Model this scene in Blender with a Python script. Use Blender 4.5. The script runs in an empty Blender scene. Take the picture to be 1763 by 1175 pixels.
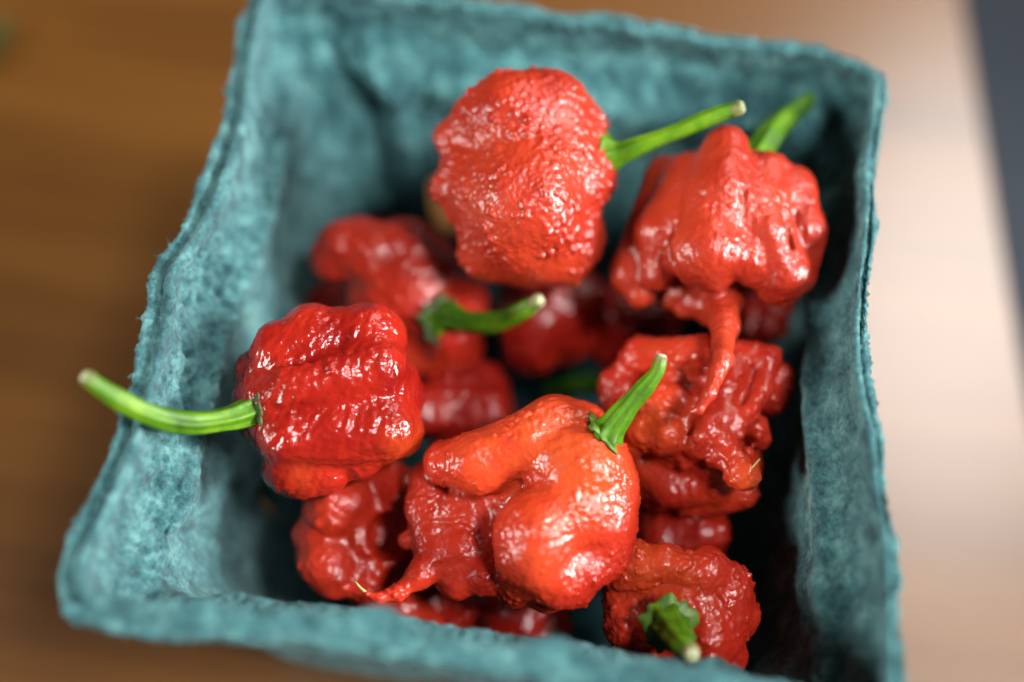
import bpy, math
import numpy as np
from mathutils import Matrix, Vector

# ------------------------------------------------------------------ camera, light, exposure
# lengths in the code are centimetres; S turns them into metres
S = 0.01
TZ = -1.3            # height of the table top (the mean rim height of the basket is 7)
PW, PH, F = 1763.0, 1175.0, 1950.0
R = np.array([[0.98879, 0.14923, 0.00475],
              [-0.13247, 0.86215, 0.48903],
              [0.06888, -0.48418, 0.87225]])          # world -> camera
u_, _, v_ = np.linalg.svd(R); R = u_ @ v_
CAM = np.array([1.132, -9.141, 22.048])

scene = bpy.context.scene
cam = bpy.data.cameras.new('camera')
cam_o = bpy.data.objects.new('camera', cam)
scene.collection.objects.link(cam_o)
m = Matrix([list(R[0]), list(R[1]), list(R[2])]).transposed().to_4x4()
m.translation = Vector(CAM * S)
cam_o.matrix_world = m
cam.sensor_width = 36.0
cam.lens = F * 36.0 / PW
cam.clip_start = 0.005
cam.clip_end = 50
cam.dof.use_dof = True
cam.dof.focus_distance = 0.1755
cam.dof.aperture_fstop = 3.0
cam.dof.aperture_blades = 9
scene.camera = cam_o

world = bpy.data.worlds.new('World'); scene.world = world; world.use_nodes = True
bg = world.node_tree.nodes['Background']
bg.inputs['Color'].default_value = (0.80, 0.90, 1.0, 1); bg.inputs['Strength'].default_value = 0.02


def area(name, loc, target, sx, sy, power, color):
    l = bpy.data.lights.new(name, 'AREA'); l.shape = 'RECTANGLE'
    l.size = sx * S; l.size_y = sy * S; l.energy = power; l.color = color
    o = bpy.data.objects.new(name, l); scene.collection.objects.link(o)
    o.location = Vector(loc) * S
    o.rotation_euler = (Vector(target) - Vector(loc)).to_track_quat('-Z', 'Y').to_euler()
    return o


area('window_light', (46, 72, 98), (0, 0, 5), 46, 56, 6.0, (1.0, 0.95, 0.90))
area('ceiling_light', (48, -18, 104), (0, 0, 5), 20, 16, 13.0, (1.0, 0.97, 0.95))
area('side_fill_light', (106, -7, 52), (0, 0, 6), 32, 26, 42.0, (1.0, 0.97, 0.94))  # unseen soft light at the right, added to brighten the upper basket walls
area('room_fill_light', (-96, -52, 50), (0, 0, 6), 36, 26, 20.0, (1.0, 0.95, 0.90))  # unseen fill from the front left, added as room bounce for the right wall

scene.view_settings.view_transform = 'Standard'
scene.view_settings.look = 'None'
scene.view_settings.exposure = 0.0
scene.view_settings.gamma = 1.0


# ------------------------------------------------------------------ helpers
def ray(px, py):
    return R.T @ np.array([(px - PW / 2) / F, (PH / 2 - py) / F, -1.0])


def at(px, py, z):
    """world point at height z (cm) seen at that place of the picture"""
    d = ray(px, py)
    return CAM + d * ((z - CAM[2]) / d[2])


def hsh(ix, iy, iz, seed):
    h = (ix.astype(np.int64) * 73856093) ^ (iy.astype(np.int64) * 19349663) ^ (iz.astype(np.int64) * 83492791) ^ (seed * 2654435761)
    h = (h & 0xffffffff).astype(np.uint64)
    h = (h ^ (h >> np.uint64(16))) * np.uint64(0x45d9f3b) & np.uint64(0xffffffff)
    h = (h ^ (h >> np.uint64(16))) * np.uint64(0x45d9f3b) & np.uint64(0xffffffff)
    h = h ^ (h >> np.uint64(16))
    return (h & np.uint64(0xffffff)).astype(np.float64) / 16777215.0


def vnoise(p, seed=0):
    i = np.floor(p).astype(np.int64); f = p - i; f = f * f * f * (f * (f * 6 - 15) + 10)
    r = 0
    for dx in (0, 1):
        wx = f[:, 0] if dx else 1 - f[:, 0]
        for dy in (0, 1):
            wy = f[:, 1] if dy else 1 - f[:, 1]
            for dz in (0, 1):
                wz = f[:, 2] if dz else 1 - f[:, 2]
                r = r + wx * wy * wz * hsh(i[:, 0] + dx, i[:, 1] + dy, i[:, 2] + dz, seed)
    return r * 2 - 1


def worley(p, seed=0):
    i = np.floor(p).astype(np.int64)
    best = np.full(len(p), 9.0)
    for dx in (-1, 0, 1):
        for dy in (-1, 0, 1):
            for dz in (-1, 0, 1):
                a, b, c = i[:, 0] + dx, i[:, 1] + dy, i[:, 2] + dz
                q = (a + hsh(a, b, c, seed) - p[:, 0]) ** 2 + (b + hsh(a, b, c, seed + 1) - p[:, 1]) ** 2 + (c + hsh(a, b, c, seed + 2) - p[:, 2]) ** 2
                best = np.minimum(best, q)
    return np.sqrt(best)


def mesh_obj(name, verts, faces, mat, parent=None, col=None, smooth=True):
    """one mesh object from arrays (verts in cm, faces (n,4) or (n,3) or a list)"""
    me = bpy.data.meshes.new(name)
    verts = np.asarray(verts, float) * S
    if isinstance(faces, np.ndarray):
        n, k = faces.shape
        me.vertices.add(len(verts)); me.vertices.foreach_set('co', verts.astype(np.float32).ravel())
        me.loops.add(n * k); me.loops.foreach_set('vertex_index', faces.astype(np.int32).ravel())
        me.polygons.add(n)
        me.polygons.foreach_set('loop_start', np.arange(0, n * k, k, dtype=np.int32))
        me.update(calc_edges=True)
    else:
        me.from_pydata([tuple(v) for v in verts], [], faces)
    me.polygons.foreach_set('use_smooth', np.full(len(me.polygons), smooth))
    me.materials.append(mat)
    o = bpy.data.objects.new(name, me)
    scene.collection.objects.link(o)
    if parent is not None:
        o.parent = parent
    return o


def tag(o, label=None, cat=None, group=None, kind=None):
    for k, v in (('label', label), ('category', cat), ('group', group), ('kind', kind)):
        if v:
            o[k] = v
    return o


def vnormals(v, f):
    a, b, c, d = (v[f[:, i]] for i in range(4))
    n = np.cross(c - a, d - b)
    out = np.zeros_like(v)
    for i in range(4):
        for k in range(3):
            out[:, k] += np.bincount(f[:, i], n[:, k], len(v))
    return out / (np.linalg.norm(out, axis=1, keepdims=True) + 1e-12)


# ------------------------------------------------------------------ materials
def new_mat(name):
    mt = bpy.data.materials.new(name); mt.use_nodes = True
    nt = mt.node_tree
    return mt, nt, nt.nodes['Principled BSDF']


def N(nt, kind, **kw):
    n = nt.nodes.new(kind)
    for k, v in kw.items():
        if k in n.inputs:
            n.inputs[k].default_value = v
        else:
            setattr(n, k, v)
    return n


def ramp(nt, fac, stops):
    r = nt.nodes.new('ShaderNodeValToRGB')
    el = r.color_ramp.elements
    while len(el) < len(stops):
        el.new(0.5)
    for e, (p, c) in zip(el, stops):
        e.position = p; e.color = tuple(c) + (1,)
    nt.links.new(fac, r.inputs['Fac'])
    return r.outputs['Color']


def noise(nt, scale, detail=3, rough=0.5, stretch=(1, 1, 1), dist=0.0):
    tc = nt.nodes.new('ShaderNodeTexCoord'); mp = nt.nodes.new('ShaderNodeMapping')
    mp.inputs['Scale'].default_value = stretch
    nt.links.new(tc.outputs['Object'], mp.inputs['Vector'])
    n = nt.nodes.new('ShaderNodeTexNoise')
    n.inputs['Scale'].default_value = scale; n.inputs['Detail'].default_value = detail
    n.inputs['Roughness'].default_value = rough; n.inputs['Distortion'].default_value = dist
    nt.links.new(mp.outputs['Vector'], n.inputs['Vector'])
    return n.outputs['Fac']


def bump(nt, height, strength, dist, prev=None):
    b = nt.nodes.new('ShaderNodeBump')
    b.inputs['Strength'].default_value = strength; b.inputs['Distance'].default_value = dist
    nt.links.new(height, b.inputs['Height'])
    if prev is not None:
        nt.links.new(prev, b.inputs['Normal'])
    return b.outputs['Normal']


def pepper_mat(name, c1, c2, rough=0.24, fine=1.0):
    mt, nt, b = new_mat(name)
    col = ramp(nt, noise(nt, 90, 2, 0.5), [(0.32, c1), (0.68, c2)])
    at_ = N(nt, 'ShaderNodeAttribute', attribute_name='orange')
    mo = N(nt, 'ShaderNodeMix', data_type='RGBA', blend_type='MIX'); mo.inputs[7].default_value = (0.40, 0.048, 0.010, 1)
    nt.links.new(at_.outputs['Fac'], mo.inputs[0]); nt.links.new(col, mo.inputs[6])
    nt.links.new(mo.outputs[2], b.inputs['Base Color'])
    b.inputs['Roughness'].default_value = rough
    rr = N(nt, 'ShaderNodeMapRange'); rr.inputs['To Min'].default_value = rough - 0.07; rr.inputs['To Max'].default_value = rough + 0.12
    nt.links.new(noise(nt, 260, 2), rr.inputs['Value']); nt.links.new(rr.outputs['Result'], b.inputs['Roughness'])
    b.inputs['IOR'].default_value = 1.5
    b.inputs['Specular IOR Level'].default_value = 0.42
    b.inputs['Subsurface Weight'].default_value = 0.22
    b.inputs['Subsurface Radius'].default_value = (1.0, 0.16, 0.08)
    b.inputs['Subsurface Scale'].default_value = 0.0018
    n1 = bump(nt, noise(nt, 900, 2, 0.5), 0.40 * fine, 0.0004)
    n2 = bump(nt, noise(nt, 2600, 2, 0.5), 0.20 * fine, 0.00015, n1)
    nt.links.new(n2, b.inputs['Normal'])
    return mt


def stem_mat(name, c1, c2, c3):
    mt, nt, b = new_mat(name)
    col = ramp(nt, noise(nt, 180, 3, 0.6), [(0.25, c1), (0.5, c2), (0.75, c3)])
    sp = ramp(nt, noise(nt, 500, 2, 0.5), [(0.66, (1, 1, 1)), (0.74, (0.45, 0.42, 0.3))])
    mx = N(nt, 'ShaderNodeMix', data_type='RGBA', blend_type='MULTIPLY'); mx.inputs[0].default_value = 0.5
    nt.links.new(col, mx.inputs[6]); nt.links.new(sp, mx.inputs[7])
    nt.links.new(mx.outputs[2], b.inputs['Base Color'])
    b.inputs['Roughness'].default_value = 0.45; b.inputs['Specular IOR Level'].default_value = 0.3
    b.inputs['Subsurface Weight'].default_value = 0.12
    b.inputs['Subsurface Radius'].default_value = (0.4, 1.0, 0.1)
    b.inputs['Subsurface Scale'].default_value = 0.001
    nt.links.new(bump(nt, noise(nt, 1500, 3), 0.3, 0.0002), b.inputs['Normal'])
    return mt


def plain_mat(name, c1, c2, rough=0.7, scale=600, bs=0.3):
    mt, nt, b = new_mat(name)
    nt.links.new(ramp(nt, noise(nt, scale, 4, 0.6), [(0.35, c1), (0.65, c2)]), b.inputs['Base Color'])
    b.inputs['Roughness'].default_value = rough
    nt.links.new(bump(nt, noise(nt, scale * 2, 3), bs, 0.0002), b.inputs['Normal'])
    return mt


M_RED = pepper_mat('red_pepper_skin', (0.24, 0.013, 0.0055), (0.34, 0.030, 0.010), rough=0.31)
M_GLOSS = pepper_mat('glossy_red_pepper_skin', (0.15, 0.004, 0.003), (0.29, 0.014, 0.006), rough=0.17, fine=1.2)
M_ORANGE = pepper_mat('orange_red_pepper_skin', (0.30, 0.024, 0.007), (0.40, 0.050, 0.012), rough=0.28)
M_BRIGHT = pepper_mat('bright_red_pepper_skin', (0.30, 0.012, 0.006), (0.42, 0.028, 0.010), rough=0.28)
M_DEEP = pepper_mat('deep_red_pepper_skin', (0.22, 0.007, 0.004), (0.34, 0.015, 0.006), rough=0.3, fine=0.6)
M_STEM = stem_mat('green_stem', (0.020, 0.070, 0.002), (0.055, 0.150, 0.002), (0.13, 0.25, 0.005))
M_STEMD = stem_mat('dark_green_stem', (0.02, 0.08, 0.004), (0.035, 0.13, 0.005), (0.07, 0.19, 0.008))
M_CALYX = plain_mat('calyx_green', (0.025, 0.07, 0.008), (0.10, 0.20, 0.015), 0.5, 350)
M_CALYXD = plain_mat('withered_calyx', (0.015, 0.03, 0.01), (0.06, 0.11, 0.015), 0.6, 350)
M_CUT = plain_mat('pale_cut_pith', (0.14, 0.16, 0.06), (0.42, 0.44, 0.28), 0.7, 1400)
M_CUTD = plain_mat('dried_brown_stem_end', (0.05, 0.05, 0.02), (0.22, 0.17, 0.07), 0.7, 900)
M_STYLE = plain_mat('dry_style', (0.14, 0.13, 0.03), (0.40, 0.30, 0.10), 0.6, 900)


# ------------------------------------------------------------------ pepper shapes: smooth union of tapered capsules -> surface
def polygonise(prims, cuts, k, h, pad=14):
    P = np.array([[p[0], p[1], p[2], p[3]] + (list(p[4:8]) if len(p) >= 8 else list(p[:4])) for p in prims], float)
    lo = np.minimum((P[:, :3] - P[:, 3:4]).min(0), (P[:, 4:7] - P[:, 7:8]).min(0)) - pad
    hi = np.maximum((P[:, :3] + P[:, 3:4]).max(0), (P[:, 4:7] + P[:, 7:8]).max(0)) + pad
    n = np.ceil((hi - lo) / h).astype(int) + 1
    ax = [lo[i] + h * np.arange(n[i]) for i in range(3)]
    G = np.full(n, 60.0, np.float32)

    def dist(p, sl):
        X, Y, Z = (ax[0][sl[0]][:, None, None], ax[1][sl[1]][None, :, None], ax[2][sl[2]][None, None, :])
        a, b = p[:3], p[4:7]; d = b - a; L = float(d @ d)
        if L < 1e-6:
            return (np.sqrt((X - a[0]) ** 2 + (Y - a[1]) ** 2 + (Z - a[2]) ** 2) - p[3]).astype(np.float32)
        t = np.clip(((X - a[0]) * d[0] + (Y - a[1]) * d[1] + (Z - a[2]) * d[2]) / L, 0, 1)
        return (np.sqrt((X - a[0] - t * d[0]) ** 2 + (Y - a[1] - t * d[1]) ** 2 + (Z - a[2] - t * d[2]) ** 2) - (p[3] + t * (p[7] - p[3]))).astype(np.float32)

    def window(p, mg):
        sl = []
        for i in range(3):
            l = min(p[i] - p[3], p[4 + i] - p[7]) - mg; u = max(p[i] + p[3], p[4 + i] + p[7]) + mg
            sl.append(slice(max(0, int((l - lo[i]) / h)), min(n[i], int((u - lo[i]) / h) + 2)))
        return tuple(sl)
    for p in P:
        sl = window(p, k + 3 * h)
        d = dist(p, sl); g = G[sl]
        kk = min(k, 0.9 * min(p[3], p[7]) + 3)
        e = np.maximum(kk - np.abs(d - g), 0) / kk
        G[sl] = np.minimum(d, g) - e * e * kk * 0.25
    for c in cuts:
        p = np.array(list(c[:4]) + (list(c[4:8]) if len(c) >= 8 else list(c[:4])), float)
        sl = window(p, 10 + 3 * h)
        d = -dist(p, sl); g = G[sl]
        kk = 10.0
        e = np.maximum(kk - np.abs(d - g), 0) / kk
        G[sl] = np.maximum(d, g) + e * e * kk * 0.25
    # surface nets
    ins = G < 0
    nx, ny, nz = n
    cnt = np.zeros((nx - 1, ny - 1, nz - 1), np.int8)
    for dx in (0, 1):
        for dy in (0, 1):
            for dz in (0, 1):
                cnt += ins[dx:nx - 1 + dx, dy:ny - 1 + dy, dz:nz - 1 + dz]
    act = (cnt > 0) & (cnt < 8)
    ci = np.argwhere(act)
    idx = np.full(act.shape, -1, np.int64); idx[act] = np.arange(len(ci))
    acc = np.zeros((len(ci), 3)); wn = np.zeros(len(ci))
    cor = [(a, b, c) for a in (0, 1) for b in (0, 1) for c in (0, 1)]
    val = {c: G[ci[:, 0] + c[0], ci[:, 1] + c[1], ci[:, 2] + c[2]] for c in cor}
    for a in cor:
        for axis in range(3):
            if a[axis] == 0:
                b = list(a); b[axis] = 1; b = tuple(b)
                va, vb = val[a], val[b]; mk = (va < 0) != (vb < 0)
                t = np.where(mk, va / np.where(mk, va - vb, 1), 0)
                pt = np.tile(np.array(a, float), (len(ci), 1)); pt[:, axis] = t
                acc[mk] += pt[mk]; wn[mk] += 1
    V = (ci + acc / wn[:, None]) * h + lo
    Fc = []
    for axis in range(3):
        o1, o2 = (axis + 1) % 3, (axis + 2) % 3
        s0 = [slice(1, n[i] - 1) for i in range(3)]; s0[axis] = slice(0, n[axis] - 1)
        s1 = list(s0); s1[axis] = slice(1, n[axis])
        A, B = ins[tuple(s0)], ins[tuple(s1)]
        e = np.argwhere(A != B)
        off = np.array([1, 1, 1]); off[axis] = 0
        q = e + off
        s = A[tuple(e.T)]

        def cell(d1, d2):
            r = q.copy(); r[:, o1] += d1; r[:, o2] += d2
            return idx[tuple(r.T)]
        quad = np.stack([cell(-1, -1), cell(0, -1), cell(0, 0), cell(-1, 0)], 1)
        quad[~s] = quad[~s][:, ::-1]
        Fc.append(quad)
    Fc = np.concatenate(Fc)
    Fc = Fc[(Fc >= 0).all(1)]
    # light relaxation
    for _ in range(2):
        s = np.zeros_like(V); c = np.zeros(len(V))
        for i in range(4):
            a, b = Fc[:, i], Fc[:, (i + 1) % 4]
            for kx in range(3):
                s[:, kx] += np.bincount(a, V[b, kx], len(V))
            c += np.bincount(a, None, len(V))
        V = V * 0.45 + 0.55 * s / np.maximum(c, 1)[:, None]
    return V, Fc


def skin_relief(V, Fc, seed, wart=3.0, cell=17.0, lump=3.0, wrinkle=0.0, axis=(1, 0, 0), sparse=0.0):
    """lumps, wrinkles and warts pushed out along the normals (photo pixel units)"""
    n = vnormals(V, Fc)
    V = V + n * (lump * vnoise(V / 46.0, seed))[:, None]
    if wrinkle:
        ax = np.array(axis, float); ax /= np.linalg.norm(ax)
        q = V - 0.72 * (V @ ax)[:, None] * ax
        V = V + n * (wrinkle * (0.5 - np.abs(vnoise(q / 17.0, seed + 3))))[:, None]
        V = V + n * (0.5 * wrinkle * vnoise(q / 8.0, seed + 4))[:, None]
    n = vnormals(V, Fc)
    mask = np.clip(0.6 + 0.8 * vnoise(V / 48.0, seed + 5) - sparse, 0, 1) * np.clip(0.8 + 0.9 * vnoise(V / 19.0, seed + 6), 0.15, 1.3)
    warp = np.stack([vnoise(V / 22.0, seed + 40 + i) for i in range(3)], 1) * 5
    w = worley((V + warp) / cell, seed + 7)
    hump = np.clip(1 - (w / 0.52) ** 2, 0, 1) ** 1.2
    V = V + n * (wart * mask * hump)[:, None]
    w = worley((V + warp) / (cell * 0.5), seed + 17)
    V = V + n * (0.33 * wart * np.clip(0.4 + mask, 0, 1) * np.clip(1 - (w / 0.6) ** 2, 0, 1))[:, None]
    V = V + n * (0.45 * vnoise(V / 7.5, seed + 9))[:, None]
    return V


class Frame:
    """rigid frame of one pepper: origin on a line of sight at height z, facing the lens; unit = photo px at that depth"""
    def __init__(self, px, py, z):
        c = at(px, py, z)
        d = c - CAM; depth = float(-(R @ d)[2])
        self.s = depth / F
        fwd = -d / np.linalg.norm(d)
        up = R[1] - (R[1] @ fwd) * fwd; up /= np.linalg.norm(up)
        right = np.cross(up, fwd)
        self.B = np.stack([right, up, fwd]); self.c = c; self.px, self.py = px, py

    def loc(self, x, y, t):
        q = 1 - t / F
        return np.array([(x - self.px) * q, (self.py - y) * q, t])

    def world(self, V):
        return self.c + self.s * (V @ self.B)


def spline(pts, n):
    pts = np.array(pts, float)
    if len(pts) == 2:
        t = np.linspace(0, 1, n)[:, None]; return pts[0] * (1 - t) + pts[1] * t
    P = np.vstack([2 * pts[0] - pts[1], pts, 2 * pts[-1] - pts[-2]])
    out = []
    m_ = len(pts) - 1
    for i, t in enumerate(np.linspace(0, m_, n)):
        j = min(int(t), m_ - 1); f = t - j
        a, b, c, d = P[j:j + 4]
        out.append(0.5 * (2 * b + (c - a) * f + (2 * a - 5 * b + 4 * c - d) * f * f + (3 * b - a - 3 * c + d) * f ** 3))
    return np.array(out)


def tube(path, rad, nseg=28, ribs=0, ribamp=0.0, phase=0.0, cap=True, twist=0.6):
    path = np.array(path); n = len(path)
    T = np.gradient(path, axis=0); T /= np.linalg.norm(T, axis=1, keepdims=True)
    up = np.array([0.13, 0.31, 0.94]); verts = []
    u = np.cross(T[0], up); u /= np.linalg.norm(u)
    for i in range(n):
        u = u - (u @ T[i]) * T[i]; u /= np.linalg.norm(u)
        w = np.cross(T[i], u)
        th = np.linspace(0, 2 * np.pi, nseg, endpoint=False)
        fr = i / (n - 1)
        ra = ribamp[i] if hasattr(ribamp, '__len__') else ribamp
        rr = rad[i] * (1 + ra * np.cos(ribs * (th + phase + twist * fr)) + 0.35 * ra * np.cos((2 * ribs + 1) * th + 1.3))
        verts.append(path[i] + rr[:, None] * (np.cos(th)[:, None] * u + np.sin(th)[:, None] * w))
    V = np.concatenate(verts)
    i, j = np.meshgrid(np.arange(n - 1), np.arange(nseg), indexing='ij')
    j2 = (j + 1) % nseg
    Fc = np.stack([i * nseg + j, i * nseg + j2, (i + 1) * nseg + j2, (i + 1) * nseg + j], -1).reshape(-1, 4)
    if cap:
        c0, c1 = len(V), len(V) + 1
        V = np.vstack([V, path[0], path[-1]])
        k = np.arange(nseg); k2 = (k + 1) % nseg
        # degenerate-free quads are not possible for a fan of an even ring: pair the triangles
        e = np.arange(0, nseg, 2)
        q0 = np.stack([np.full(len(e), c0), (e + 2) % nseg, (e + 1) % nseg, e], 1)
        b = (n - 1) * nseg
        q1 = np.stack([np.full(len(e), c1), b + e, b + (e + 1) % nseg, b + (e + 2) % nseg], 1)
        Fc = np.vstack([Fc, q0, q1])
    return V, Fc


def put(fr, name, V, Fc, mat, root, base):
    W_ = fr.world(V) - base
    return mesh_obj(name, W_, Fc, mat, root)


def pepper(label, px, py, z, prims, cuts=(), k=16, h=3.0, mat=None, relief=None, stem=None, calyx=None, style=None, seed=1,
           stem_m=None, tip='pale', calyx_m=None, orange=(), group='red peppers heaped in the basket'):
    fr = Frame(px, py, z)
    L = lambda p: list(fr.loc(p[0], p[1], p[2])) + [p[3]]
    pr = [L(p[:4]) + (L(p[4:8]) if len(p) >= 8 else []) for p in prims]
    cu = [L(p[:4]) + (L(p[4:8]) if len(p) >= 8 else []) for p in cuts]
    V, Fc = polygonise(pr, cu, k, h)
    V = skin_relief(V, Fc, seed, **(relief or {}))
    Wd = fr.world(V)
    base = np.array([Wd[:, 0].mean(), Wd[:, 1].mean(), Wd[:, 2].min()])
    root = bpy.data.objects.new('chili_pepper', None); scene.collection.objects.link(root)
    root.location = Vector(base * S); root.empty_display_size = 0.01
    tag(root, label, 'pepper', group)
    pod = mesh_obj('pod', Wd - base, Fc, mat or M_RED, root)
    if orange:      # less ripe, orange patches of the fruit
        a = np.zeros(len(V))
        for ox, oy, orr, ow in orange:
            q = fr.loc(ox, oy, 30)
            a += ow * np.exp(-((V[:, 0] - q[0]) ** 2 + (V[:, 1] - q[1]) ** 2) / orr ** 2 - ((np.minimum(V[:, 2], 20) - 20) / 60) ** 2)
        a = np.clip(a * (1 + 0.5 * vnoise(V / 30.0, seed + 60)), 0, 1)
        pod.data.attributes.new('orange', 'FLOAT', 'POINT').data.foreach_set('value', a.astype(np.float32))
    if stem:
        pts = [list(fr.loc(p[0], p[1], p[2])) + [p[3]] for p in stem]
        sp = spline(pts, 60)
        fr_ = np.linspace(0, 1, 60)
        ra = 0.15 - 0.06 * fr_
        rad = sp[:, 3] * (1 + 0.04 * np.sin(fr_ * 23 + seed))
        V2, F2 = tube(sp[:, :3], rad, 36, 6, ra, phase=seed)
        so = put(fr, 'stem', V2, F2, stem_m or M_STEM, root, base)
        d = sp[-1, :3] - sp[-3, :3]; d /= np.linalg.norm(d)
        r = sp[-1, 3]
        if tip == 'pale':
            pp = np.array([sp[-1, :3] - d * r * 0.5, sp[-1, :3] - d * 0.1 * r, sp[-1, :3] + d * r * 0.3, sp[-1, :3] + d * r * 0.45])
            V3, F3 = tube(pp, [r * 0.9, r * 0.88, r * 0.8, r * 0.55], 24, 5, 0.07, phase=1)
            put(fr, 'cut_end', V3, F3, M_CUT, root, base)
            pp = np.array([sp[-1, :3] - d * r * 1.9, sp[-1, :3] - d * 1.0 * r, sp[-1, :3] - d * r * 0.2, sp[-1, :3] + d * r * 0.02])
            V3, F3 = tube(pp, [r * 1.0, r * 1.07, r * 1.09, r * 1.03], 24, 6, 0.07, phase=2)
            put(fr, 'dried_collar', V3, F3, M_CUTD if seed % 2 else M_CALYX, root, base)
    if calyx:
        cx, cy, ct, dx, dy, dt, r0, hgt, flare = calyx
        c = fr.loc(cx, cy, ct); ax_ = np.array([dx, -dy, dt], float); ax_ /= np.linalg.norm(ax_)
        rs = np.random.RandomState(seed + 5)
        ng = 48; u = np.cross(ax_, [0.2, 0.9, 0.3]); u /= np.linalg.norm(u); w = np.cross(ax_, u)
        rings = []
        th = np.linspace(0, 2 * np.pi, ng, endpoint=False)
        wav = 0.07 * np.sin(5 * th + rs.rand() * 6) + 0.06 * np.sin(9 * th + 1) + 0.06 * np.sin(13 * th + 2)
        prof = [(0.45, 1.1), (0.60, 0.85), (0.85, 0.55), (1.06, 0.30), (1.10, 0.10), (1.00, -0.05), (0.9, -0.35), (0.6, -0.5)]
        for rr, zz in prof:
            q = rr + flare * wav * rr * (1.8 if rr > 0.9 else 0.6)
            rings.append(c + ax_ * ((zz * hgt + 0.5 * flare * wav * hgt * rr)[:, None]) + r0 * q[:, None] * (np.cos(th)[:, None] * u + np.sin(th)[:, None] * w))
        V4 = np.concatenate(rings); m_ = len(prof)
        i, j = np.meshgrid(np.arange(m_ - 1), np.arange(ng), indexing='ij'); j2 = (j + 1) % ng
        F4 = np.stack([i * ng + j, (i + 1) * ng + j, (i + 1) * ng + j2, i * ng + j2], -1).reshape(-1, 4)
        put(fr, 'calyx', V4, F4, calyx_m or M_CALYX, root, base)
    if style:
        pts = [list(fr.loc(p[0], p[1], p[2])) + [p[3]] for p in style]
        sp = spline(pts, 20)
        V5, F5 = tube(sp[:, :3], sp[:, 3], 10)
        put(fr, 'dried_style', V5, F5, M_STYLE, root, base)
    return root


# ------------------------------------------------------------------ table and floor
def wood():
    mt, nt, b = new_mat('varnished_wood')
    g = noise(nt, 9, 5, 0.6, stretch=(0.35, 5.0, 1), dist=0.6)
    col = ramp(nt, g, [(0.30, (0.056, 0.019, 0.0017)), (0.5, (0.096, 0.036, 0.0034)), (0.72, (0.135, 0.056, 0.009))])
    nt.links.new(col, b.inputs['Base Color'])
    b.inputs['Roughness'].default_value = 0.34
    b.inputs['Coat Weight'].default_value = 1.0; b.inputs['Coat Roughness'].default_value = 0.28; b.inputs['Coat IOR'].default_value = 1.95
    nt.links.new(bump(nt, noise(nt, 120, 4, 0.6, stretch=(0.2, 4, 1)), 0.12, 0.0004), b.inputs['Normal'])
    return mt


M_WOOD = wood()
e0, e1 = at(1664, 0, TZ), at(1772, 640, TZ)
ed = (e1 - e0) / np.linalg.norm(e1 - e0)
q0, q1 = e0 - ed * 60, e0 + ed * 80
outline = [q0[:2], q1[:2], q1[:2] + [-95, -14], q0[:2] + [-95, -14]]
# bevelled slab edge
cen = np.mean(outline, 0)
tv2 = [tuple(np.array([x, y]) + (cen - [x, y]) / np.linalg.norm(cen - [x, y]) * 0.35) + (0.0,) for x, y in outline]
tv2 += [(x, y, -0.3) for x, y in outline] + [(x, y, -2.8) for x, y in outline]
tf = [(0, 3, 2, 1)] + [(i, (i + 1) % 4, 4 + (i + 1) % 4, 4 + i) for i in range(4)] + [(4 + i, 4 + (i + 1) % 4, 8 + (i + 1) % 4, 8 + i) for i in range(4)] + [(8, 9, 10, 11)]
tv2 = [(x, y, z + TZ) for x, y, z in tv2]
t_o = mesh_obj('wooden_table', tv2, [f[::-1] for f in tf], M_WOOD, smooth=False)
tag(t_o, 'brown varnished wooden table top under the basket, window sheen along its right side', 'table')
M_FLOOR = plain_mat('dark_floor', (0.045, 0.056, 0.075), (0.062, 0.074, 0.092), 0.55, 6, 0.05)
fl = mesh_obj('floor', [(-300, -300, -74), (400, -300, -74), (400, 400, -74), (-300, 400, -74)], [(0, 1, 2, 3)], M_FLOOR, smooth=False)
tag(fl, kind='structure')

# a bit of green leaf lying at the left edge of the picture
gc = at(-34, 78, TZ + 0.5)
nu, nv = 24, 12
uu, vv = np.meshgrid(np.linspace(0, 1, nu), np.linspace(-1, 1, nv), indexing='ij')
wd = 0.55 * np.sin(np.pi * np.clip(uu, 0.01, 0.99)) ** 0.8
lv = np.stack([(uu - 0.5) * 0.5 + wd * vv * 0.9 - 0.05, (uu - 0.5) * 2.6, 0.25 + 0.2 * np.abs(vv) * wd + 0.08 * np.sin(uu * 14)], -1).reshape(-1, 3) + [gc[0], gc[1], TZ]
i, j = np.meshgrid(np.arange(nu - 1), np.arange(nv - 1), indexing='ij')
lf = np.stack([i * nv + j, (i + 1) * nv + j, (i + 1) * nv + j + 1, i * nv + j + 1], -1).reshape(-1, 4)
M_LEAF = plain_mat('leaf_green', (0.008, 0.028, 0.004), (0.014, 0.04, 0.006), 0.5, 200)
lo_ = mesh_obj('leaf', lv, lf, M_LEAF)
tag(lo_, 'small dark green leaf lying on the table at the far left edge', 'leaf')


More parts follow.
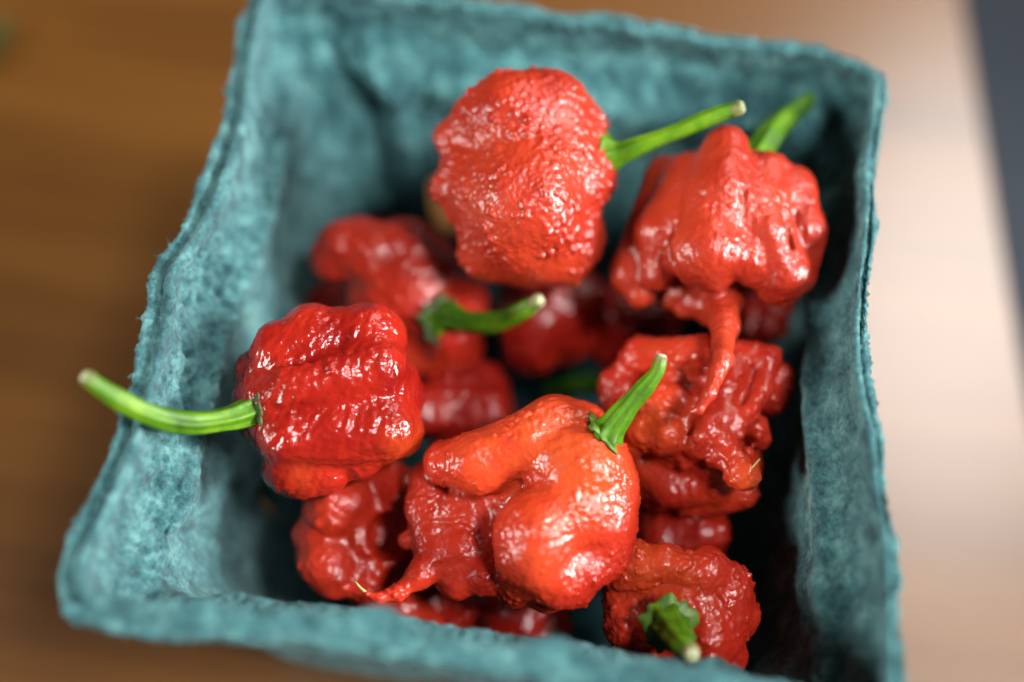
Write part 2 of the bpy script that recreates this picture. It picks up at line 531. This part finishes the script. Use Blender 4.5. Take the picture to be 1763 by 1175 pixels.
# ------------------------------------------------------------------ basket
def pulp():
    mt, nt, b = new_mat('teal_paper_pulp')
    a = noise(nt, 1000, 5, 0.72)
    c = noise(nt, 260, 3, 0.5)
    mx = N(nt, 'ShaderNodeMath', operation='ADD'); nt.links.new(a, mx.inputs[0]); nt.links.new(c, mx.inputs[1])
    hf = N(nt, 'ShaderNodeMath', operation='MULTIPLY'); nt.links.new(mx.outputs[0], hf.inputs[0]); hf.inputs[1].default_value = 0.5
    col = ramp(nt, hf.outputs[0], [(0.37, (0.011, 0.058, 0.068)), (0.5, (0.040, 0.148, 0.163)), (0.64, (0.115, 0.29, 0.29))])
    # sparse yellow-green stains
    st = ramp(nt, noise(nt, 70, 2, 0.5), [(0.70, (0, 0, 0)), (0.80, (1, 1, 1))])
    m2 = N(nt, 'ShaderNodeMix', data_type='RGBA', blend_type='MIX')
    nt.links.new(st, m2.inputs[0]); nt.links.new(col, m2.inputs[6]); m2.inputs[7].default_value = (0.22, 0.36, 0.26, 1)
    nt.links.new(m2.outputs[2], b.inputs['Base Color'])
    b.inputs['Roughness'].default_value = 0.92
    b.inputs['Specular IOR Level'].default_value = 0.15
    b.inputs['Sheen Weight'].default_value = 0.12; b.inputs['Sheen Roughness'].default_value = 0.5
    n1 = bump(nt, noise(nt, 700, 6, 0.75, dist=1.2), 0.9, 0.0008)
    n2 = bump(nt, noise(nt, 2400, 3, 0.7, dist=2.0), 0.6, 0.0003, n1)
    nt.links.new(n2, b.inputs['Normal'])
    return mt


M_PULP = pulp()

TOP = [(432, -2), (455, -22), (520, -32), (620, -25), (720, -12), (800, 0), (900, 14), (1000, 28), (1060, 32), (1110, 41), (1160, 40), (1210, 52), (1300, 62), (1380, 68), (1440, 84), (1490, 110), (1524, 134)]
RIGHT = [(1524, 134), (1526, 165), (1514, 250), (1505, 300), (1508, 350), (1506, 420), (1498, 480), (1494, 540), (1492, 600), (1500, 680), (1518, 760), (1528, 850), (1545, 930), (1552, 1010), (1558, 1100), (1564, 1180), (1562, 1262)]
BOTTOM = [(1562, 1262), (1520, 1268), (1400, 1250), (1250, 1225), (1100, 1200), (950, 1180), (850, 1166), (750, 1147), (640, 1130), (500, 1106), (380, 1102), (250, 1092), (165, 1082), (112, 1052), (96, 1012)]
LEFT = [(96, 1012), (100, 960), (132, 885), (170, 805), (200, 730), (222, 660), (243, 590), (256, 530), (261, 480), (296, 425), (326, 370), (352, 310), (372, 250), (386, 195), (393, 135), (404, 80), (416, 35), (432, -2)]
NU = 1440   # samples round the perimeter
SIDE = NU // 4


def resample(poly, n):
    p = spline(poly, 400)
    L = np.concatenate([[0], np.cumsum(np.linalg.norm(np.diff(p, axis=0), axis=1))])
    t = np.linspace(0, L[-1], n, endpoint=False)
    return np.stack([np.interp(t, L, p[:, k]) for k in range(p.shape[1])], 1)


rim = []
for side in (TOP, RIGHT, BOTTOM, LEFT):
    w3 = [at(x, y, 6.9) for x, y in side]
    rim.append(resample([(p[0], p[1]) for p in w3], SIDE))
rim = np.concatenate(rim)       # clockwise from the top left corner
uu = np.arange(NU) / SIDE       # 0..4


def rounded(s, r, cx=0.0, cy=0.0, sx=None):
    """rounded square, clockwise from the top left, same parameter as the rim"""
    sx = sx or s
    out = []
    cs = [(-1, 1), (1, 1), (1, -1), (-1, -1)]
    for k in range(4):
        a = np.array(cs[k], float); b = np.array(cs[(k + 1) % 4], float)
        t = np.linspace(0, 1, SIDE, endpoint=False)[:, None]
        p = a * (1 - t) + b * t
        out.append(p)
    p = np.concatenate(out)
    # round: push the corners in with a superellipse
    e = r
    n_ = (np.abs(p[:, 0]) ** e + np.abs(p[:, 1]) ** e) ** (1 / e)
    p = p / n_[:, None] * (1.0)
    return np.stack([p[:, 0] * sx + cx, p[:, 1] * s + cy], 1)


def inward(curve):
    t = np.roll(curve, -6, 0) - np.roll(curve, 6, 0)
    n_ = np.stack([t[:, 1], -t[:, 0]], 1)
    return n_ / (np.linalg.norm(n_, axis=1, keepdims=True) + 1e-9)   # clockwise: right-hand normal points in


def smooth_c(c, n):
    k = np.hanning(n); k /= k.sum()
    ext = np.vstack([c[-n:], c, c[:n]])
    return np.stack([np.convolve(ext[:, j], k, 'same')[n:-n] for j in range(c.shape[1])], 1)


inn = smooth_c(inward(smooth_c(rim, 31)), 61)
wside = np.interp(uu, [0, .12, .88, 1.12, 1.88, 2.12, 2.88, 3.12, 3.88, 4], [.36, .30, .30, .2, .2, .36, .36, .40, .40, .36])
rim_s = smooth_c(rim, 25)
zr = 0.06 * np.sin(uu * 5.3 + 1) + 0.05 * np.sin(uu * 11 + 2)        # slightly wavy rim height
# bulges of the front rim
bulge = np.exp(-((uu - 2.60) / 0.035) ** 2) * 0.22 + np.exp(-((uu - 2.395) / 0.035) ** 2) * 0.20 + np.exp(-((uu - 2.80) / 0.03) ** 2) * 0.10


def row(xy, z, wz=1.0):
    return np.column_stack([xy, z + wz * zr])


def mixr(d, s, r, w):
    """rim shape set in by d, blended with an ideal rounded square of half size s"""
    return (1 - w) * (rim_s + inn * (d if np.ndim(d) == 0 else d[:, None])) + w * rounded(s, r)


shelf = 0.12 + 0.10 * np.exp(-((uu - 0.5) / 0.45) ** 2)
rows = [
    (0.0, row(rounded(3.95, 9), TZ + 0.02, 0)),
    (1.0, row(rounded(4.25, 9), TZ + 0.25, 0)),
    (8.0, row(mixr(0.55, 4.95, 10, 0.6), 4.4, 0)),
    (12.0, row(mixr(0.42, 5.4, 10, 0.2), 6.0, 0.5)),
    (13.6, row(mixr(0.16, 5.4, 10, 0), 6.55)),
    (14.2, row(rim + inn * 0.01, 6.68)),
    (14.7, row(rim, 6.86)),
    (15.3, row(rim + inn * 0.07, 6.97)),
    (16.4, row(mixr(wside * 0.55, 5.4, 10, 0), 6.90)),
    (17.3, row(mixr(wside * 0.95 + bulge, 5.4, 10, 0), 7.04)),
    (18.0, row(mixr(wside * 1.05 + bulge * 1.1, 5.4, 10, 0), 6.84)),
    (20.5, row(mixr(wside * 1.02 + 0.06 + bulge * .6, 5.3, 10, 0.03), 6.2)),
    (22.3, row(mixr(wside + 0.20 + shelf, 5.2, 10, 0.1), 5.80)),
    (23.6, row(mixr(wside + 0.34 + 2 * shelf, 5.1, 10, 0.25), 5.56, 0.5)),
    (25.5, row(mixr(0.85, 4.95, 8, 0.75), 4.9, 0)),
    (31.0, row(rounded(4.52, 8), 2.4, 0)),
    (36.5, row(rounded(4.18, 7), TZ + 0.95, 0)),
    (38.2, row(rounded(3.88, 6), TZ + 0.38, 0)),
    (40.0, row(rounded(3.2, 5), TZ + 0.22, 0)),
    (44.0, row(rounded(1.2, 3), TZ + 0.2, 0)),
    (46.0, row(rounded(0.02, 2), TZ + 0.2, 0)),
]
vs = np.array([r[0] for r in rows]); C = np.stack([r[1] for r in rows])      # (k, NU, 3)
vt = np.concatenate([np.linspace(0, 13, 30, endpoint=False), np.linspace(13, 26, 130, endpoint=False), np.linspace(26, 38, 90, endpoint=False), np.linspace(38, 46, 30)])
NV = len(vt)


def pchip_rows(vs, C, vt):
    h = np.diff(vs)[:, None, None]; d = np.diff(C, axis=0) / h
    m_ = np.zeros_like(C)
    m_[1:-1] = np.where(d[1:] * d[:-1] > 0, 2 * d[1:] * d[:-1] / (d[1:] + d[:-1] + 1e-12), 0)
    # keep corners of the profile soft: blend harmonic and mean slopes
    m_[1:-1] = 0.6 * m_[1:-1] + 0.4 * 0.5 * (d[1:] + d[:-1])
    m_[0] = d[0]; m_[-1] = d[-1]
    out = np.zeros((len(vt),) + C.shape[1:])
    for k, v in enumerate(vt):
        i = min(np.searchsorted(vs, v, 'right') - 1, len(vs) - 2)
        hh = vs[i + 1] - vs[i]; t = (v - vs[i]) / hh
        out[k] = (2 * t ** 3 - 3 * t ** 2 + 1) * C[i] + (t ** 3 - 2 * t ** 2 + t) * hh * m_[i] + (-2 * t ** 3 + 3 * t ** 2) * C[i + 1] + (t ** 3 - t ** 2) * hh * m_[i + 1]
    return out


G = pchip_rows(vs, C, vt)
V = G.reshape(-1, 3)
i, j = np.meshgrid(np.arange(NV - 1), np.arange(NU), indexing='ij'); j2 = (j + 1) % NU
BF = np.stack([i * NU + j, i * NU + j2, (i + 1) * NU + j2, (i + 1) * NU + j], -1).reshape(-1, 4)
vrow = np.repeat(vt, NU); ucol = np.tile(uu, NV)
n = vnormals(V, BF)
test = n[(vrow > 30) & (vrow < 31) & (ucol > 2.9) & (ucol < 3.9)].mean(0)
if test[0] < 0:     # left wall must face right
    BF = BF[:, ::-1]; n = -n


def bell(x, c, w):
    return np.exp(-((x - c) / w) ** 2)


inner = 1 / (1 + np.exp(-(vrow - 18) * 2))
calm = np.clip((46 - vrow) / 6, 0, 1)
d = 0.045 * vnoise(V / 1.5, 11) * calm * (vrow > 1) + 0.022 * vnoise(V / 0.55, 12)
d += 0.016 * vnoise(V / 0.22, 13) + 0.019 * vnoise(V / 0.10, 14) + 0.012 * vnoise(V / 0.05, 15)
# pitted band below the rim, strongest on the left wall
left = bell(ucol, 3.5, 0.42)
band = bell(vrow, 21.5, 3.2)
pm = np.clip(vnoise(V / 0.8, 21) * 1.2 + 0.5, 0, 1)
w1 = np.clip(0.45 - worley(V / 0.24, 22), 0, 1)
d -= (0.26 * left + 0.08) * band * pm * w1 * 2.0
d -= (0.22 * left + 0.05) * band * pm * np.clip(vnoise(V / 0.16, 23) - 0.1, 0, 1)
d += 0.05 * bell(vrow, 17.6, 0.5) + 0.05 * bell(vrow, 23.6, 1.2)
# mould ridges running up the walls and creases near the corners
rib = np.zeros(len(V))
for s_ in range(4):
    for c_, a_, w_ in ((0.13, -0.10, 0.012), (0.19, 0.12, 0.035), (0.86, -0.08, 0.014), (0.80, 0.09, 0.03)):
        rib += a_ * bell(ucol + 0.015 * np.sin(vrow * 0.7 + s_), s_ + c_, w_) * bell(vrow, 24, 5.5)
d += rib * inner
# ragged rim edge
edge = bell(vrow, 14.7, 1.2)
edge *= 1 - 0.65 * bell(ucol, 2.5, 0.6)
d += edge * (0.028 * vnoise(V / 0.17, 31) * (0.6 + vnoise(V / 0.9, 34)) + 0.035 * vnoise(V / 0.05, 32) + 0.07 * vnoise(V / 0.45, 33))
# lengthwise delaminated layers on the rim
lay = vnoise(np.column_stack([ucol * 9, vrow * 2.6, np.zeros(len(V))]), 41)
d += 0.05 * bell(vrow, 16, 1.6) * (0.5 - np.abs(lay))
V = V + n * d[:, None]
V[:, 2] = np.maximum(V[:, 2], TZ + 0.015)

# vent slots near the foot of the walls: real openings
cx = V[BF].mean(1); fv = vt[(BF[:, 0] // NU).clip(0, NV - 1)]; fu = ucol[BF[:, 0]]
hole = np.zeros(len(BF), bool)
slots = [(0.255, 0.036), (3.27, 0.022)]
for c_, w_ in slots:
    lo_s = 0.9 if c_ > 3 else 0.0
    zc = np.where(fv > 20, 2.75, 2.35) - lo_s; hh = np.where(fv > 20, 0.72, 1.1)
    qx = (fu - c_) / w_; qz = (cx[:, 2] - zc) / hh
    hole |= (np.abs(qx) ** 3 + np.abs(qz) ** 3 < 1) & (((fv > 24) & (fv < 38)) | (fv < 12))
BF = BF[~hole]
bas = bpy.data.objects.new('pulp_basket', None); scene.collection.objects.link(bas)
tag(bas, 'square teal moulded paper pulp basket with ragged rim, holding the peppers', 'basket')
mesh_obj('shell', V, BF, M_PULP, bas)

# loose paper fibres along the rim and the walls
rs = np.random.RandomState(5)
fvv, fff = [], []
Vg = V.reshape(NV, NU, 3); ng_ = n.reshape(NV, NU, 3)
kk = 0
for a in range(5200):
    if a < 3400:
        vi = np.searchsorted(vt, rs.uniform(13.9, 18.2)); ln = rs.uniform(0.03, 0.13)
    else:
        vi = np.searchsorted(vt, rs.uniform(18.5, 33)); ln = rs.uniform(0.03, 0.10)
    ui = rs.randint(NU)
    p = Vg[vi, ui]; nn = ng_[vi, ui]
    t = rs.randn(3); t -= (t @ nn) * nn; t /= np.linalg.norm(t)
    lift = rs.uniform(0.1, 0.7)
    dr = t * (1 - lift) + nn * lift; dr /= np.linalg.norm(dr)
    sd = np.cross(dr, nn); sd /= np.linalg.norm(sd) + 1e-9
    r = 0.0026
    cv = nn * rs.uniform(-0.03, 0.02)
    b = len(fvv)
    for q in (0, 0.5, 1.0):
        c = p - nn * 0.004 + dr * ln * q + cv * q * q + sd * 0.02 * np.sin(q * 3 + a) * q
        rr = r * (1 - 0.6 * q)
        up_ = np.cross(sd, dr)
        fvv += [c + sd * rr, c - sd * rr * 0.5 + up_ * rr * 0.86, c - sd * rr * 0.5 - up_ * rr * 0.86]
    for q in (0, 1):
        o = b + q * 3
        fff += [(o, o + 1, o + 4, o + 3), (o + 1, o + 2, o + 5, o + 4), (o + 2, o, o + 3, o + 5)]
M_FIB = plain_mat('paper_fibre', (0.06, 0.20, 0.21), (0.16, 0.34, 0.33), 0.9, 100, 0)
fb = mesh_obj('paper_fibres', np.array(fvv), np.array(fff), M_FIB, bas)
tag(fb, kind='stuff')

# ------------------------------------------------------------------ peppers (places in photo px, t = px towards the lens)
# A: warty pepper, back centre
pepper('very warty round red pepper near the back wall, its straight stem pointing right', 905, 315, 6.7,
       [(925, 300, -20, 118), (905, 400, 0, 92), (905, 350, 25, 112), (880, 205, 0, 78), (940, 200, -15, 78), (825, 215, -10, 52, 778, 238, -15, 32),
        (985, 300, -20, 74), (830, 335, 10, 66), (765, 322, 10, 22), (792, 285, 0, 32), (960, 410, -10, 80), (850, 425, -10, 62), (1000, 225, -30, 45)],
       cuts=[(752, 268, 40, 6, 812, 252, 86, 6), (812, 252, 88, 6, 860, 236, 100, 4)], k=26,
       h=2.6, relief=dict(wart=6.5, cell=18, lump=4, sparse=0.0), seed=3, mat=M_RED,
       stem=[(1026, 266, -12, 40), (1046, 268, 0, 31), (1068, 264, 10, 20), (1095, 254, 18, 15), (1160, 230, 30, 12.5), (1225, 203, 38, 13), (1272, 188, 42, 11.5)], tip='pale',
       calyx=(1040, 270, -4, 1, 0.05, 0.3, 36, 8, 0.6))

# B: smooth lobed pepper with a tail, back right
pepper('glossy folded red pepper at the back right with a long tapering tail hanging down', 1240, 390, 6.4,
       [(1245, 380, -40, 128), (1245, 300, 10, 48, 1215, 430, 62, 62), (1215, 430, 66, 58), (1250, 255, -5, 36, 1240, 330, 40, 50),
        (1180, 300, -10, 34, 1140, 400, 26, 44), (1140, 400, 26, 44, 1135, 470, 30, 30),
        (1150, 310, -45, 44, 1085, 470, -8, 34), (1085, 470, -5, 32, 1102, 505, 0, 26),
        (1320, 300, -10, 38, 1315, 400, 38, 42), (1315, 400, 40, 40, 1345, 470, 34, 48), (1338, 495, 26, 32),
        (1360, 330, -25, 40, 1378, 400, -5, 36), (1378, 400, -5, 36, 1372, 480, -8, 30),
        (1275, 440, 55, 40), (1232, 478, 55, 26), (1300, 462, 48, 30),
        (1170, 500, -15, 24), (1205, 520, -8, 26), (1255, 512, 5, 24), (1180, 530, -20, 18), (1225, 540, -5, 22), (1150, 512, -25, 18),
        (1243, 515, 12, 30, 1247, 560, 80, 22), (1247, 560, 80, 22, 1243, 620, 165, 16), (1243, 620, 165, 16, 1222, 680, 215, 10), (1222, 680, 215, 10, 1204, 712, 225, 5),
        (1204, 712, 225, 5, 1190, 714, 224, 3)],
       cuts=[(1165, 330, 68, 5, 1160, 470, 92, 7), (1278, 330, 78, 4, 1292, 425, 100, 6), (1348, 330, 50, 5, 1356, 430, 62, 6), (1255, 500, 92, 9, 1300, 486, 86, 8)],
       k=15, relief=dict(wart=2.2, cell=14, lump=3, wrinkle=1.6, axis=(0.1, 1, 0), sparse=0.05), seed=12, mat=M_RED,
       stem=[(1288, 290, -80, 28), (1318, 245, -120, 23), (1348, 212, -165, 18), (1388, 180, -215, 13)], tip='dark')

# C: crinkled pepper, right middle
pepper('heavily crinkled red pepper at the right middle with deep pits and a thin dry thread', 1190, 730, 5.1,
       [(1185, 735, -66, 116), (1292, 665, -42, 46), (1190, 655, -25, 44), (1130, 820, -50, 60), (1250, 800, -55, 60), (1240, 660, -50, 60), (1060, 665, -30, 26, 1105, 610, -10, 28), (1105, 610, -10, 28, 1215, 605, 5, 26), (1060, 665, -30, 28, 1075, 740, -10, 30),
        (1150, 655, 10, 26, 1130, 700, 42, 26), (1120, 692, 36, 30, 1165, 690, 44, 26), (1105, 745, 38, 36), (1145, 750, 48, 34), (1085, 775, 25, 24), (1170, 762, 42, 16),
        (1260, 640, -5, 30, 1245, 700, 15, 28), (1265, 612, -20, 26, 1320, 615, -10, 22), (1322, 615, -6, 17, 1312, 665, 12, 14), (1312, 665, 12, 14, 1285, 710, 30, 17),
        (1285, 710, 30, 17, 1262, 745, 34, 18), (1335, 650, -45, 26, 1325, 690, -45, 26), (1300, 735, 5, 24), (1308, 755, -5, 20),
        (1218, 730, 45, 24), (1205, 755, 52, 22), (1235, 760, 50, 22), (1228, 785, 52, 15), (1195, 775, 48, 14), (1250, 720, 34, 20),
        (1245, 770, 52, 20, 1278, 815, 66, 26), (1285, 778, 20, 13), (1180, 790, 28, 13),
        (1095, 800, -20, 28, 1150, 838, -10, 30), (1150, 838, -10, 30, 1235, 840, -10, 28), (1225, 812, 10, 18), (1245, 855, -35, 28, 1190, 865, -40, 26), (1275, 845, -35, 28),
        (1210, 705, 20, 18, 1205, 660, 10, 16)],
       cuts=[(1178, 652, 42, 10, 1200, 662, 36, 11), (1282, 655, 30, 8, 1274, 690, 30, 8), (1182, 728, 66, 4, 1186, 745, 56, 5)],
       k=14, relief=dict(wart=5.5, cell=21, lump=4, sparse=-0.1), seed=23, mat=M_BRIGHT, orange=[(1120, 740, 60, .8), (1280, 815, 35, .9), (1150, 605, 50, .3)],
       style=[(1284, 812, 84, 3.2), (1294, 802, 90, 1.8), (1306, 788, 94, 1.6)])

# D: orange-red pepper, centre front
pepper('smooth orange-red pepper in the centre front with a curved stem and a thin hooked tail', 970, 860, 5.4,
       [(1000, 825, -20, 96), (950, 738, -8, 58), (1000, 745, -18, 54), (910, 765, 12, 58, 815, 795, 16, 46), (812, 795, 16, 46, 766, 798, -4, 38),
        (1005, 805, 15, 70), (965, 795, 24, 54), (1020, 890, -5, 76), (925, 915, 40, 70), (918, 955, 38, 64), (955, 990, 20, 54), (975, 880, 26, 66),
        (1030, 940, -20, 60), (1000, 965, 2, 54), (985, 1005, -8, 38), (835, 815, 14, 38), (1045, 850, -14, 50), (900, 1000, 5, 36),
        (735, 830, -60, 36, 745, 920, -45, 40), (790, 945, -40, 42), (720, 880, -45, 24), (700, 930, -50, 16), (840, 990, -25, 36), (790, 1000, -35, 32), (890, 1018, -15, 28), (940, 1030, -15, 24),
        (850, 900, -85, 60), (820, 850, -90, 66), (800, 900, -95, 70), (870, 950, -75, 60), (890, 850, -50, 56), (780, 985, -60, 36), (830, 960, -60, 40),
        (748, 960, -30, 34, 722, 990, -12, 22), (722, 990, -12, 22, 688, 1018, 4, 13), (688, 1018, 4, 13, 655, 1030, 12, 8.5), (655, 1030, 12, 8.5, 632, 1022, 18, 4.5)],
       cuts=[(862, 862, 70, 4, 905, 852, 84, 4)], k=20,
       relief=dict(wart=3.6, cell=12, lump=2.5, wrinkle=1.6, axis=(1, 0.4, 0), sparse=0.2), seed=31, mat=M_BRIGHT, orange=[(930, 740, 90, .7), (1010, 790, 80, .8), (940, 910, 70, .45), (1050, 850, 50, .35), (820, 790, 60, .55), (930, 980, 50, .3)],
       stem=[(1040, 752, 40, 30), (1054, 735, 48, 23), (1078, 705, 60, 17), (1108, 670, 72, 14.5), (1132, 640, 80, 11.5), (1141, 612, 84, 9.5)],
       calyx=(1042, 748, 38, 0.75, -0.6, 0.3, 37, 8, 0.8),
       style=[(634, 1023, 17, 4.0), (622, 1013, 20, 2.6), (612, 1002, 22, 1.2)])

# E: left pepper with the long stem over the rim
pepper('wet-looking deep red pepper at the left whose long stem reaches over the rim', 580, 680, 6.0,
       [(505, 695, -35, 100, 630, 685, -35, 100), (490, 605, -8, 56, 640, 575, -5, 56), (535, 570, -12, 46), (510, 665, 28, 50, 650, 635, 30, 52), (500, 745, 18, 56, 660, 738, 24, 60),
        (690, 748, 0, 36), (682, 660, -5, 34), (668, 585, -10, 34), (500, 800, -12, 48, 560, 808, -12, 42), (620, 780, -5, 42), (520, 822, -14, 32), (455, 690, -30, 44), (450, 640, -40, 40)],
       cuts=[(480, 708, 66, 5, 665, 690, 88, 7), (465, 640, 46, 4, 540, 612, 62, 5)],
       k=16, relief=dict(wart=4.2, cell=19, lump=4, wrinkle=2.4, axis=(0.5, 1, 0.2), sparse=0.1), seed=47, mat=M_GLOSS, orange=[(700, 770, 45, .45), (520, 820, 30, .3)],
       stem=[(450, 702, 22, 28), (428, 710, 36, 22), (395, 720, 58, 18.5), (340, 726, 84, 17.5), (285, 716, 120, 17), (232, 692, 148, 15), (192, 667, 168, 13), (165, 646, 180, 10.5)],
       calyx=(442, 705, 30, -1, 0.1, 0.45, 31, 10, 0.8), calyx_m=M_CALYXD)

# F: blurred pepper back left
pepper('out of focus red pepper at the back left with a green stem pointing right', 715, 510, 4.4,
       [(700, 500, -40, 105), (590, 435, -10, 50), (640, 440, -5, 52), (560, 455, -10, 28), (700, 430, -20, 54), (770, 560, 10, 62), (750, 610, -10, 44), (790, 600, -10, 42), (800, 520, 0, 44),
        (650, 530, -30, 60), (700, 600, -20, 50), (625, 405, -20, 30)],
       k=20, relief=dict(wart=5, cell=22, lump=5), seed=53, mat=M_BRIGHT, h=4.0,
       stem=[(760, 552, 55, 30), (775, 545, 72, 22), (810, 556, 100, 17), (860, 553, 130, 15), (905, 532, 165, 13.5), (930, 516, 185, 11)],
       calyx=(764, 552, 58, 0.3, -0.05, 0.9, 38, 8, 0.6), calyx_m=M_CALYXD)

# G: bottom left pepper with dark hollow
pepper('blurry dark red pepper at the bottom left with a deep shadowed hollow', 620, 930, 4.1,
       [(640, 930, -85, 105), (570, 880, -5, 50), (600, 862, 0, 40), (560, 960, -15, 46), (575, 985, -5, 42), (630, 1000, -15, 38), (690, 850, -25, 48), (660, 830, -30, 40), (540, 920, -25, 36),
        (690, 1050, -60, 40, 740, 1075, -70, 26), (640, 1035, -60, 36), (720, 900, -60, 50)],
       cuts=[(665, 925, -10, 42)], k=16, relief=dict(wart=5, cell=24, lump=5), seed=61, mat=M_BRIGHT, h=4.0)

# H: bottom right pepper, stem towards the lens
pepper('orange-red bumpy pepper at the bottom right corner, its stem pointing at the lens', 1175, 1035, 4.6,
       [(1180, 1050, -55, 108), (1240, 1120, -40, 46), (1098, 978, 18, 44), (1142, 968, 26, 34), (1176, 980, 30, 34), (1215, 985, 14, 44), (1250, 1010, -10, 46), (1085, 1005, 12, 38), (1270, 1060, -40, 38), (1085, 1075, -10, 48),
        (1130, 1110, -10, 46), (1215, 1090, -5, 58), (1250, 1040, -20, 48), (1080, 1030, -10, 38), (1220, 1130, -30, 34)],
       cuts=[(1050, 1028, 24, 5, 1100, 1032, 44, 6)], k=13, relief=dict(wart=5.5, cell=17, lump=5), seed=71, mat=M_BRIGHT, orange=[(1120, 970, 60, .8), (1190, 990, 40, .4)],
       stem=[(1148, 1064, 70, 32), (1155, 1076, 92, 27), (1163, 1092, 118, 23), (1174, 1108, 146, 19), (1190, 1124, 168, 14.5)],
       calyx=(1153, 1074, 76, 0.1, 0.25, 0.95, 43, 12, 0.55))

# deep, mostly hidden peppers
def deep(label, x, y, z, r, seed, mat=None, stem=None, wart=5):
    rs = np.random.RandomState(seed)
    pr = [(x, y, -10, r * 0.78)]
    for k in range(13):
        a = rs.uniform(0, 6.28); q = rs.uniform(0.3, 0.6) * r
        pr.append((x + q * math.cos(a), y + q * math.sin(a), rs.uniform(-0.3, 0.4) * r, r * rs.uniform(0.26, 0.46)))
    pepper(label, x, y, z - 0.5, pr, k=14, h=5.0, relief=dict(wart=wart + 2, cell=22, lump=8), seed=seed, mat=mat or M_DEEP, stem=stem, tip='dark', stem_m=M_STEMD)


deep('dim blurred red pepper deep in the middle, just below the warty pepper', 945, 535, 3.9, 112, 81)
deep('dark red pepper deep in the basket between the left pepper and the orange-red one', 800, 700, 3.7, 105, 82)
deep('dim red pepper deep behind the crinkled pepper, left of the hanging tail', 1095, 565, 3.7, 95, 83)
deep('shadowed red pepper under the right side of the folded pepper with the tail', 1325, 540, 4.1, 62, 84, wart=3)
deep('dark red pepper between the crinkled pepper and the bottom right one', 1175, 920, 3.8, 100, 85)
deep('shadowed red pepper at the bottom, under the orange-red pepper and behind the front rim', 900, 1075, 2.4, 95, 86)
deep('dark pepper in the very middle with its dim green stem pointing left', 1085, 715, 2.6, 75, 87, stem=[(1060, 668, 10, 20), (1020, 664, 14, 17), (980, 668, 12, 15), (940, 680, 6, 12)])
deep('dark red pepper low down behind the stemmed blurry pepper, near the back wall', 660, 430, 2.2, 80, 89)
deep('shadowed red pepper at the bottom, below the dry-tipped thin tail', 770, 1050, 3.1, 62, 90, wart=3)
deep('dark red pepper hidden at the left behind the glossy pepper', 590, 560, 2.8, 85, 88)
